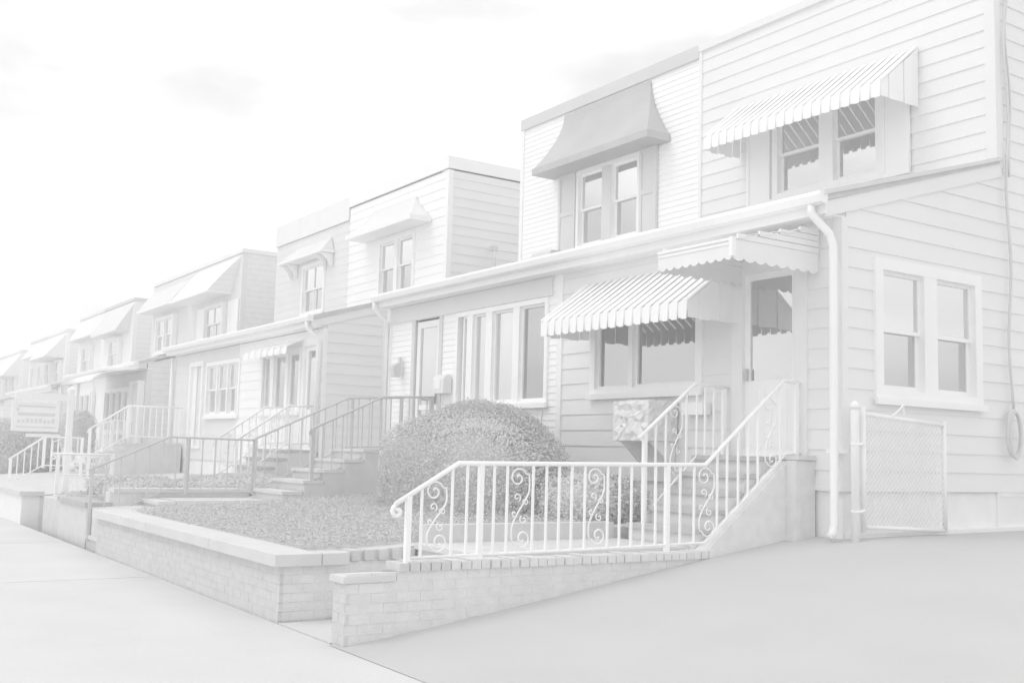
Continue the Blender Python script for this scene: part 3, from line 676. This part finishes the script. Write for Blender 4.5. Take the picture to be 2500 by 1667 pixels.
# B1 steps and walls
dzb = TW[1][1]
flight('entry_steps', 'entry steps behind the short white railing panel', -21.0, xm-.005, 4.3, 5.2, ZS-.05, -.86, 4)
struct('walkway', MB().box(-21.1, -19.98, 5.2, 7.1, -1.3, -.862), 'step')
flight('front_steps', 'dark steps rising between two white railings to the second pair of houses', -21.15, -19.55, 7.0, 8.2, -.88, -.05, 5, 8.55, m='riser', nose='treadd')
WB = thing('garden_wall', 'white painted garden wall at the left picture edge', 'wall', (-24, YW+.15, ZS))
xw3 = onY(48, 1285, YW).x
MB().box(-30.4, xw3, YW, YW+.3, ZS-.3, -.98).build('wall_face', 'stucco', WB)
MB().box(xw3-.3, xw3-.001, YW+.302, 5.2, ZS-.3, -.99).build('wall_return', 'brick', WB)
MB().box(-30.45, xw3+.05, YW-.05, YW+.36, -.978, -.90).build('coping_slab', 'stone', WB)
# C steps
dzc = TW[2][1]
flight('front_steps', 'pale steps below the barrel canopy of the third pair', -33.2, -32.0, 6.4, 7.9, -1.1, -.3, 5, 8.5, m='step')
WC = thing('garden_wall', 'pale garden wall of the third pair of houses', 'wall', (-36, YW+.15, ZS))
MB().box(-42.5, -31.2, YW, YW+.3, ZS-.6, -1.1).build('wall_face', 'stucco', WC)
MB().box(-42.5, -31.15, YW-.04, YW+.34, -1.098, -1.02).build('coping_slab', 'stone', WC)

# ================================================================= railings
def lerp_path(path, y):
    if y <= path[0][0]: return path[0][1]
    for (a, b), (c, d) in zip(path[:-1], path[1:]):
        if a <= y <= c: return b+(d-b)*(y-a)/(c-a) if c > a else b
    return path[-1][1]
def spiral(cx, cz, r0, turns, start, sgn, n=18):
    return [(cx+(r0*(1-.82*k/n))*math.cos(start+sgn*turns*2*math.pi*k/n), cz+(r0*(1-.82*k/n))*math.sin(start+sgn*turns*2*math.pi*k/n)) for k in range(n+1)]
def scroll_mb(x, y0, y1, z0f, z1f, r=.0075):
    """a long S with a spiral at both ends and four little curls on the stem"""
    b = MB(); yc = (y0+y1)/2; w = (y1-y0); zt, zb = z1f(yc), z0f(yc); h = zt-zb
    R0 = w*.36
    top = spiral(yc-w*.10, zt-R0-.03, R0, 1.35, math.radians(20), 1)
    bot = spiral(yc+w*.10, zb+R0+.03, R0, 1.35, math.radians(200), 1)
    stem = [(top[0][0]+w*.10, top[0][1]+.0), (yc+w*.40, zt-h*.30), (yc+w*.20, zt-h*.42), (yc-w*.10, zb+h*.45), (yc-w*.38, zb+h*.28), (bot[0][0]-w*.08, bot[0][1])]
    def put(pts, rr): b.tube([(x, p, q) for p, q in pts], rr, 5)
    # smooth the stem
    sm = []
    for k in range(len(stem)-1):
        for t in (0, .33, .66): sm.append((stem[k][0]+(stem[k+1][0]-stem[k][0])*t, stem[k][1]+(stem[k+1][1]-stem[k][1])*t))
    sm.append(stem[-1])
    for _ in range(2): sm = [sm[0]]+[((sm[k-1][0]+2*sm[k][0]+sm[k+1][0])/4, (sm[k-1][1]+2*sm[k][1]+sm[k+1][1])/4) for k in range(1, len(sm)-1)]+[sm[-1]]
    put(list(reversed(top))+sm+bot, r)
    for cy, cz, rr, st, sg in ((yc-w*.14, zb+h*.62, w*.16, -60, 1), (yc+w*.22, zb+h*.56, w*.13, 180, -1), (yc-w*.24, zb+h*.44, w*.13, 0, -1), (yc+w*.14, zb+h*.37, w*.16, 120, 1)):
        put(spiral(cy, cz, rr, 1.1, math.radians(st), sg, 12), r*.8)
    return b
def railing(name, label, x, top, bot, posts, bal, scrolls=(), m='whitemetal', rr=.021, br=.009, pr=.021, curl=True, post_foot=.06, tail=None, group=None):
    t = thing(name, label, 'railing', (x, top[0][0], bot[0][1]), group)
    pts = [(x, y, z) for y, z in top]
    MB().tube(pts, rr, 8).build('top_rail', m, t, True)
    if curl:
        cy, cz = top[0][0]+.02, top[0][1]-.055
        MB().tube([(x, p, q) for p, q in spiral(cy, cz, .052, 1.1, math.radians(110), 1, 14)], rr*.8, 7).build('rail_curl', m, t, True)
    if bot: MB().tube([(x, y, z) for y, z in bot], rr*.62, 6).build('bottom_rail', m, t, True)
    for y in posts:
        z0 = lerp_path(bot, y)-post_foot; z1 = lerp_path(top, y)
        if isinstance(tail, dict) and y in tail: z0 = tail[y]
        MB().box(x-pr, x+pr, y-pr, y+pr, z0, z1-.005).build('post', m, t)
    for y in bal:
        MB().box(x-br, x+br, y-br, y+br, lerp_path(bot, y), lerp_path(top, y)).build('baluster', m, t)
    for y0, y1 in scrolls:
        scroll_mb(x, y0, y1, lambda q: lerp_path(bot, q), lambda q: lerp_path(top, q)).build('scroll', m, t, True)
    return t
def yy(u, v=1250, x=-7.50): return onX(u, v, x).y
X1 = -7.50
top1 = [(yy(965, 1232), -.42), (yy(1120, 1131), -.095), (yy(1722, 1134), -.065), (yy(1913, 929), .80), (8.58, .78)]
bot1 = [(yy(990, 1360), -.835), (yy(1420, 1340), -.815), (yy(1720, 1324), -.79), (yy(1918, 1112), .06), (8.58, .07)]
RA1 = railing('railing', 'long white scrolled iron railing beside the driveway', X1, top1, bot1,
        [yy(995, 1300), yy(1172), yy(1628), 8.50], [yy(u) for u in (1029, 1103, 1139, 1205, 1237, 1300, 1333, 1364, 1395, 1427, 1483, 1512, 1541, 1570, 1600, 1660, 1694)]+[yy(u, 1150) for u in (1751, 1775, 1802, 1826, 1850, 1905)],
        [(yy(1034), yy(1098)), (yy(1240), yy(1299)), (yy(1429), yy(1481)), (yy(1699, 1230), yy(1750, 1230)), (yy(1862, 1050), yy(1900, 1050))])
XL = -8.52
top2 = [(7.29, .18), (8.07, .79), (8.56, .765)]; bot2 = [(7.36, -.62), (8.1, .02), (8.56, .04)]
railing('railing', 'short white scrolled stair railing beside the covered air conditioner', XL, top2, bot2, [7.37, 8.50], [7.52, 7.66, 7.95, 8.10, 8.22, 8.35], [(7.69, 7.92)], curl=False, tail={7.37: -.86})
# dark railings of the clapboard house
topa = [(3.58, -.40), (4.68, .10), (5.94, .09), (7.52, .81), (8.56, .87)]; bota = [(3.62, -1.15), (4.68, -.66), (5.94, -.70), (7.52, .02), (8.56, .06)]
railing('railing', 'long thin dark iron railing up the clapboard house walk', -16.0, topa, bota, [3.62, 4.95, 6.0, 7.6, 8.5], [3.62+.195*k for k in range(1, 25)], m='darkmetal', rr=.018, br=.008, curl=False, tail={3.62: ZS+.1})
topb = [(6.47, .27), (7.64, .81), (8.56, .85)]; botb = [(6.5, -.5), (7.64, .02), (8.56, .05)]
railing('railing', 'short dark iron stair railing with thick newel post', -15.0, topb, botb, [6.5, 8.5], [6.5+.16*k for k in range(1, 13)], m='darkmetal', rr=.018, br=.008, pr=.03, curl=True, tail={6.5: -.66})
# white railings of the second pair
topc = [(3.86, -.22), (4.92, -.23)]; botc = [(3.9, -.94), (4.92, -.94)]
RB = railing('railing', 'short white railing panel with zigzag bars at the second entry', -20.0, topc, botc, [3.95, 4.86], [], curl=True, rr=.022, tail={3.95: ZS-.08, 4.86: -1.05}, pr=.028)
zg = MB()
for k in range(5):
    a = 4.0+k*.17
    zg.tube([(-20, a, -.94), (-20, a+.085, -.62), (-20, a+.17, -.94)], .009, 5)
    zg.tube([(-20, a, -.24), (-20, a+.085, -.5), (-20, a+.17, -.24)], .009, 5)
zg.tube([(-20, 3.98, -.58), (-20, 4.84, -.58)], .012, 5); zg.build('zigzag_bars', 'whitemetal', RB)
for x, lab in ((-19.75, 'right white stair railing of the second pair of houses'), (-20.95, 'left white stair railing of the second pair of houses')):
    y0 = 7.0
    railing('railing', lab, x, [(y0, .08), (y0+1.02, .79), (8.56, .80)], [(y0+.04, -.62), (y0+1.02, .06), (8.56, .08)], [y0+.03, 8.5],
            [y0+.14*k for k in range(1, 11)], [(y0+.18, y0+.38), (y0+.66, y0+.86)], curl=True, tail={y0+.03: -.9}, pr=.026)
ly = MB().box(-19.9, -19.55, 7.2, 8.5, -.9, -.1)
# white railings farther left
for i, (x, y0, y1, z0, z1, lab, cat) in enumerate((
        (-31.9, 6.1, 8.4, -.05, .62, 'right white railing of the canopy steps', 0), (-33.3, 6.0, 8.4, -.10, .60, 'left white railing of the canopy steps', 0))):
    railing('railing', lab, x, [(y0, z0), (7.7, z1), (y1, z1)], [(y0, z0-.75), (7.7, z1-.75), (y1, z1-.75)], [y0+.02, 7.7, y1-.02], [y0+.16*k for k in range(1, 14)], curl=False, pr=.028, br=.011)
railing('railing', 'white railing along the entry below the hanging sign', -28.2, [(4.45, -.48), (5.23, .09), (6.14, .08)], [(4.5, -1.05), (5.23, -.60), (6.14, -.60)], [4.5, 5.23, 6.10], [4.5+.15*k for k in range(1, 11)], curl=False, pr=.03, br=.012, rr=.024, tail={4.5: -1.2, 6.10: -.9})
railing('railing', 'white stair railing rising behind the white sign post', -28.1, [(6.22, .30), (7.14, .93), (8.5, .93)], [(6.25, -.42), (7.14, .16), (8.5, .16)], [6.25, 7.14, 8.46], [6.25+.16*k for k in range(1, 14)], curl=True, pr=.03, br=.012, rr=.024, tail={6.25: -.9})
flight('front_steps', 'pale steps up to the plain grey house', -29.2, -28.16, 6.2, 7.3, -.9, .0, 5, 8.55, m='step')

# ================================================================= gate, cable, cover, boxes, lamp, sign
GY = 8.56
GP = thing('gate_post', 'thick round white gate post beside the downspout', 'post', (-6.82, GY, drive_z(8.5)))
MB().tube([(-6.82, GY, drive_z(8.5)-.1), (-6.82, GY, .52), (-6.82, GY, .54)], [.040, .040, .040], 12).build('pipe', 'galv', GP, True)
MB().loft([[(-6.82+r*math.cos(k*math.pi/6), GY+r*math.sin(k*math.pi/6), z) for k in range(12)] for r, z in ((.046, .51), (.046, .545), (.034, .57), (.012, .59))]).build('post_cap', 'galv', GP, True)
for z in (.17, -.47):
    MB().tube([(-6.82, GY-.05, z), (-6.76, GY+.02, z), (-6.79, GY+.10, z+.01), (-6.86, GY+.04, z)], .014, 6, True).build('hinge_strap', 'galv', GP)
GT = thing('chain_link_gate', 'open chain link gate folded back against the grey side wall', 'gate', (-6.82, 8.68, -.68))
gy0, gy1 = 8.68, 9.97
sag = lambda y: -(y-gy0)*.045
MB().tube([(-6.82, gy0, .54), (-6.82, gy0, -.67)], .028, 10).build('frame_post', 'galv', GT, True)
MB().tube([(-6.82, gy1, .50+sag(gy1)), (-6.82, gy1, -.64+sag(gy1))], .025, 10).build('frame_post', 'galv', GT, True)
MB().tube([(-6.82, gy0, .47), (-6.82, gy1, .46+sag(gy1))], .022, 8).build('top_rail', 'galv', GT, True)
MB().tube([(-6.82, gy0, -.62), (-6.82, gy1, -.62+sag(gy1))], .022, 8).build('bottom_rail', 'galv', GT, True)
mesh = MB(); dd = .058; ww, hh = gy1-gy0-.03, 1.07
def clipseg(y, z, sy, sz, ww, hh):
    t = min((ww-y)/sy if sy > 0 else y/-sy, (hh-z)/sz); return (y+sy*t, z+sz*t)
k = -int(hh/dd)-1
while k*dd < ww:
    for sgn in (1, -1):
        y0 = k*dd if sgn == 1 else ww-k*dd
        y, z = y0, 0.
        if sgn == 1 and y < 0: z = -y; y = 0
        if sgn == -1 and y > ww: z = y-ww; y = ww
        if z >= hh: continue
        e = clipseg(y, z, sgn, 1, ww, hh)
        f = lambda a, b: (-6.82+.004*sgn, gy0+.015+a, -.61+b+sag(gy0+a)*.9)
        mesh.tube([f(y, z), f(*e)], .0036, 4)
    k += 1
mesh.build('wire_mesh', 'galv', GT)
MB().tube([(-6.80, 9.10, .46), (-6.78, 9.18, .52), (-6.78, 9.25, .58), (-6.79, 9.28, .47)], .010, 6).build('latch', 'galv', GT)
# cable down the side wall with a coil at the end
cb = MB(); pts = []
for k in range(26):
    z = 6.2-(6.2-.62)*k/25; pts.append((-6.93, 11.42+.035*math.sin(k*.8)-.02*k/25, z))
cb.tube(pts, .016, 6)
cb.tube([(p[0]+.01, p[1]+.03+.02*math.sin(i), p[2]) for i, p in enumerate(pts[:14])], .012, 6)
loop = [(-6.91, 11.40+.13*math.sin(t*math.pi/8), .36+.26*math.cos(t*math.pi/8)) for t in range(16)]
cb.tube(loop, .022, 6, True); cb.tube([(q[0]+.02, 11.40+(q[1]-11.40)*.85, q[2]-.02) for q in loop], .016, 6, True)
tag(cb.build('cable', 'cable', None, True), 'thin cable hanging down the grey side wall with a coil at its end', 'cable')
# covered air conditioner under the picture window
AC = thing('air_conditioner', 'air conditioner wrapped in crumpled plastic under the picture window', 'air conditioner', (-9.65, 8.35, .15))
b = MB(); x0, x1, y0, y1, z0, z1 = -9.97, -9.34, 8.13, 8.575, .18, .64
nx, ny, nz_ = 12, 8, 9
def crum(p, amp=.022): return tuple(c+random.uniform(-amp, amp) for c in p)
def grid(o, du, dv, nu, nv):
    base = len(b.v)
    for i in range(nu+1):
        for j in range(nv+1):
            p = [o[q]+du[q]*i/nu+dv[q]*j/nv for q in range(3)]
            b.v.append(crum(p) if 0 < i < nu and 0 < j < nv else tuple(p))
    for i in range(nu):
        for j in range(nv): q = base+i*(nv+1)+j; b.f.append((q, q+1, q+nv+2, q+nv+1))
grid((x0, y0, z0), (x1-x0, 0, 0), (0, 0, z1-z0), nx, nz_); grid((x1, y0, z0), (0, y1-y0, 0), (0, 0, z1-z0), ny, nz_); grid((x0, y0, z0), (0, y1-y0, 0), (0, 0, z1-z0), ny, nz_)
grid((x0, y0, z1), (x1-x0, 0, 0), (0, y1-y0, 0), nx, ny); grid((x0, y0, z0), (x1-x0, 0, 0), (0, y1-y0, 0), nx, ny)
b.build('plastic_cover', 'tarp', AC)
for x in (x0+.06, x1-.06):
    MB().prism([(8.2, z0-.004), (8.575, z0-.004), (8.575, z0-.30), (8.55, z0-.30)], 'x', x-.02, x+.02).build('bracket', 'trim2', AC)
tag(MB().box(-9.15, -8.80, YP-.15, YP-.026, .48, .62).build('mailbox', 'door'), 'small white mailbox on the grey wall left of the nearest door', 'mailbox')
mb = MB().prism([(YP-.17, .90), (YP-.02, .90), (YP-.02, 1.16), (YP-.06, 1.20), (YP-.13, 1.18), (YP-.17, 1.12)], 'x', -14.86, -14.52).build('mailbox', 'cap')
tag(mb, 'grey mailbox between the glazed door and porch windows of the clapboard house', 'mailbox')
MB().box(-14.80, -14.62, YP-.178, YP-.171, .97, 1.12).build('mailbox_flap', 'trim', mb)
MB().tube([(-14.78, YP-.10, .90), (-14.78, YP-.14, .72), (-14.60, YP-.14, .72), (-14.60, YP-.10, .90)], .010, 5).build('newspaper_hook', 'shutter', mb)
lp = MB(); lp.box(-16.22, -16.14, YP-.09, YP-.05, 1.42, 1.56); lp.prism([(YP-.20, 1.22), (YP-.08, 1.22), (YP-.06, 1.40), (YP-.14, 1.46), (YP-.22, 1.40)], 'x', -16.25, -16.11)
tag(lp.build('wall_lamp', 'capdark'), 'small dark lantern at the corner of the clapboard porch', 'lamp')
# estate sign on a white post
sp = thing('sign_post', 'white timber sign post with long arm at the far left', 'sign post', (-21.3, 4.36, -.9))
MB().box(-21.35, -21.25, 4.31, 4.41, -1.0, .93).build('post', 'trim', sp)
MB().loft([[(-21.3+a*s, 4.36+b_*s, z) for a, b_ in ((-.05, -.05), (.05, -.05), (.05, .05), (-.05, .05))] for s, z in ((1.25, .93), (1.25, .96), (.2, 1.02))]).build('post_cap', 'trim', sp)
MB().box(-21.34, -21.26, 3.40, 4.31, .74, .86).build('arm', 'trim', sp)
sg = thing('hanging_sign', 'framed rectangular sign hanging from the white post arm', 'sign', (-21.3, 3.75, .18))
MB().box(-21.315, -21.290, 3.38, 4.15, .18, .68).build('board', 'signface', sg)
SP_ = ('S', -21.290)
frame_mb(SP_, 3.36, 4.17, .16, .70, .045, -.02, .012).build('frame', 'trim', sg)
pr = MB(); pr.pbox(SP_, 3.46, 4.10, .001, .003, .60, .63); pr.pbox(SP_, 3.46, 4.10, .001, .003, .44, .50); pr.pbox(SP_, 3.43, 4.12, .001, .003, .225, .25); pr.build('printed_band', 'signink', sg)
ar = MB(); ar.v = [(-21.288, 3.44, .60), (-21.288, 3.50, .555), (-21.288, 3.44, .51), (-21.286, 3.44, .60), (-21.286, 3.50, .555), (-21.286, 3.44, .51)]; ar.f = [(0, 1, 2), (5, 4, 3), (0, 1, 4, 3), (1, 2, 5, 4), (2, 0, 3, 5)]; ar.build('printed_arrow', 'signink', sg)
pl = MB()
for k in range(9):
    a = 3.46+k*.073; pl.pbox(SP_, a, a+.05, .001, .003, .31, .31+random.choice((.06, .08, .09)))
pl.build('printed_line', 'signink', sg)
for y in (3.5, 4.05): MB().tube([(-21.3, y, .70), (-21.3, y, .74)], .006, 5).build('hanger', 'galv', sg)
MB().box(-21.31, -21.295, 3.62, 4.2, .06, .12).build('rider_plate', 'trim', sg)

# ================================================================= planting
def leaves(mb, p, nrm, size):
    t = nrm.orthogonal().normalized(); ang = random.uniform(0, 6.283)
    t = (Matrix.Rotation(ang, 3, nrm) @ t); s = nrm.cross(t)
    L_, Wd = size*random.uniform(.7, 1.3), size*random.uniform(.3, .5)
    i = len(mb.v); q = [p, p+t*L_*.5+s*Wd, p+t*L_+nrm*L_*.15, p+t*L_*.5-s*Wd]
    mb.v += [tuple(a) for a in q]; mb.f.append((i, i+1, i+2, i+3))
def shrub(label, c, r, n, size, group=None, seed=1, m='leaf', flat=None):
    rnd = random.Random(seed); c = Vector(c); t = thing('shrub', label, 'shrub', (c.x, c.y, c.z-r[2]*.9), group)
    lob = [(Vector((rnd.gauss(0, 1), rnd.gauss(0, 1), rnd.gauss(0, 1))).normalized(), rnd.uniform(.03, .08)) for _ in range(26)]
    mb = MB()
    for _ in range(n):
        d = Vector((rnd.gauss(0, 1), rnd.gauss(0, 1), rnd.gauss(0, 1))).normalized()
        d = d*(1/(abs(d.x)**2.7+abs(d.y)**2.7+abs(d.z)**2.7)**(1/2.7))
        if d.z < -.75: d.z = -d.z
        bump = 1+sum(a*max(0, d.dot(l))**8 for l, a in lob)-.06
        rad = bump*(rnd.uniform(.93, 1.02) if rnd.random() < .95 else rnd.uniform(1.0, 1.05))
        p = c+Vector((d.x*r[0]*rad, d.y*r[1]*rad, d.z*r[2]*rad))
        nn = (Vector((d.x/r[0], d.y/r[1], d.z/r[2])).normalized()+Vector((rnd.gauss(0, .42), rnd.gauss(0, .42), rnd.gauss(0, .42)))).normalized()
        leaves(mb, p, nn, size)
    me = bpy.data.meshes.new('foliage'); me.from_pydata(mb.v, [], mb.f); me.materials.append(M[m])
    o = bpy.data.objects.new('foliage', me); C.objects.link(o); attach(o, t)
    im = MB(); K1, K2 = 14, 24; ring = []
    for i in range(1, K1):
        th = math.pi*i/K1
        for j in range(K2):
            ph = 2*math.pi*j/K2; d = Vector((math.sin(th)*math.cos(ph), math.sin(th)*math.sin(ph), math.cos(th)))
            d = d*(1/(abs(d.x)**2.7+abs(d.y)**2.7+abs(d.z)**2.7)**(1/2.7))
            k = .89*(1+sum(a*max(0, d.dot(l))**8 for l, a in lob)-.06)
            im.v.append((c.x+d.x*r[0]*k, c.y+d.y*r[1]*k, c.z+d.z*r[2]*k))
    for i in range(K1-2):
        for j in range(K2): h = (j+1) % K2; im.f.append((i*K2+j, i*K2+h, (i+1)*K2+h, (i+1)*K2+j))
    im.f.append(tuple(range(K2))); im.f.append(tuple(range((K1-2)*K2+K2-1, (K1-2)*K2-1, -1)))
    im.build('inner_foliage', m, t, True)
    st = MB()
    for k in range(7):
        a = k*.9; st.tube([(c.x+.06*math.cos(a), c.y+.06*math.sin(a), c.z-r[2]*1.0), (c.x+r[0]*.35*math.cos(a), c.y+r[1]*.35*math.sin(a), c.z), (c.x+r[0]*.8*math.cos(a), c.y+r[1]*.8*math.sin(a), c.z+r[2]*.45)], [.03, .02, .006], 5)
    st.build('stems', 'soil', t)
    return t
shrub('large rounded evergreen shrub in front of the clapboard porch', (-11.75, 7.2, -.52), (1.68, .66, .97), 60000, .03, seed=3)
shrub('low spreading shrub at the right foot of the large rounded one', (-9.75, 7.55, -.66), (.7, .5, .45), 12000, .036, seed=8)
p_ = ray(50, 1100)*(31/FPX); shrub('dark shrub below the hanging sign', tuple(p_), (1.1, .95, .78), 14000, .055, seed=4)
p_ = ray(193, 1060)*(29/FPX); shrub('upright dark shrub behind the white sign post', tuple(p_), (.45, .4, .55), 3000, .05, seed=5)
shrub('small shrub left of the dark railing', (-17.7, 4.9, -.85), (1.0, .8, .26), 14000, .042, seed=6)
shrub('low shrub between the dark and white stair railings', (-18.0, 6.4, -.80), (1.2, .9, .24), 16000, .045, seed=9)
gc = MB(); rnd = random.Random(5)
for _ in range(110000):
    x = rnd.uniform(-19.4, -8.95); y = rnd.uniform(YW+.36, 8.4)
    if -16.5 < x < -14.8 : continue
    z = yard_z(y)+.02+.05*rnd.random()
    nn = Vector((rnd.gauss(0, .35), rnd.gauss(0, .35), 1)).normalized(); leaves(gc, Vector((x, y, z)), nn, .03)
me = bpy.data.meshes.new('ground_cover'); me.from_pydata(gc.v, [], gc.f); me.materials.append(M['grass'])
go = bpy.data.objects.new('ground_cover', me); C.objects.link(go); go['kind'] = 'stuff'; tag(go, 'short leafy ground cover behind the coping wall', 'ground cover')
# twig leaning on the clapboard strip
tag(MB().tube([(-11.86, 8.45, .60), (-11.92, 8.42, .1), (-11.98, 8.38, -.45)], .008, 5).build('garden_stake', 'darkmetal'), 'thin dark garden stake leaning beside the clapboard strip', 'stake')
# ================================================================= the pale air
hz = MB().box(-130, 45, -40, 60, ZS-2.6, 7.6).build('haze', 'trim'); hz['kind'] = 'stuff'
hm = bpy.data.materials.new('haze_air'); hm.use_nodes = True; t = hm.node_tree; t.nodes.clear()
o_ = t.nodes.new('ShaderNodeOutputMaterial'); pv = t.nodes.new('ShaderNodeVolumePrincipled')
pv.inputs['Color'].default_value = (.97, .97, .97, 1); pv.inputs['Density'].default_value = .009; pv.inputs['Anisotropy'].default_value = .1
t.links.new(pv.outputs[0], o_.inputs['Volume'])
hz.data.materials.clear(); hz.data.materials.append(hm)
tag(hz, 'pale even haze over the whole street', 'haze')
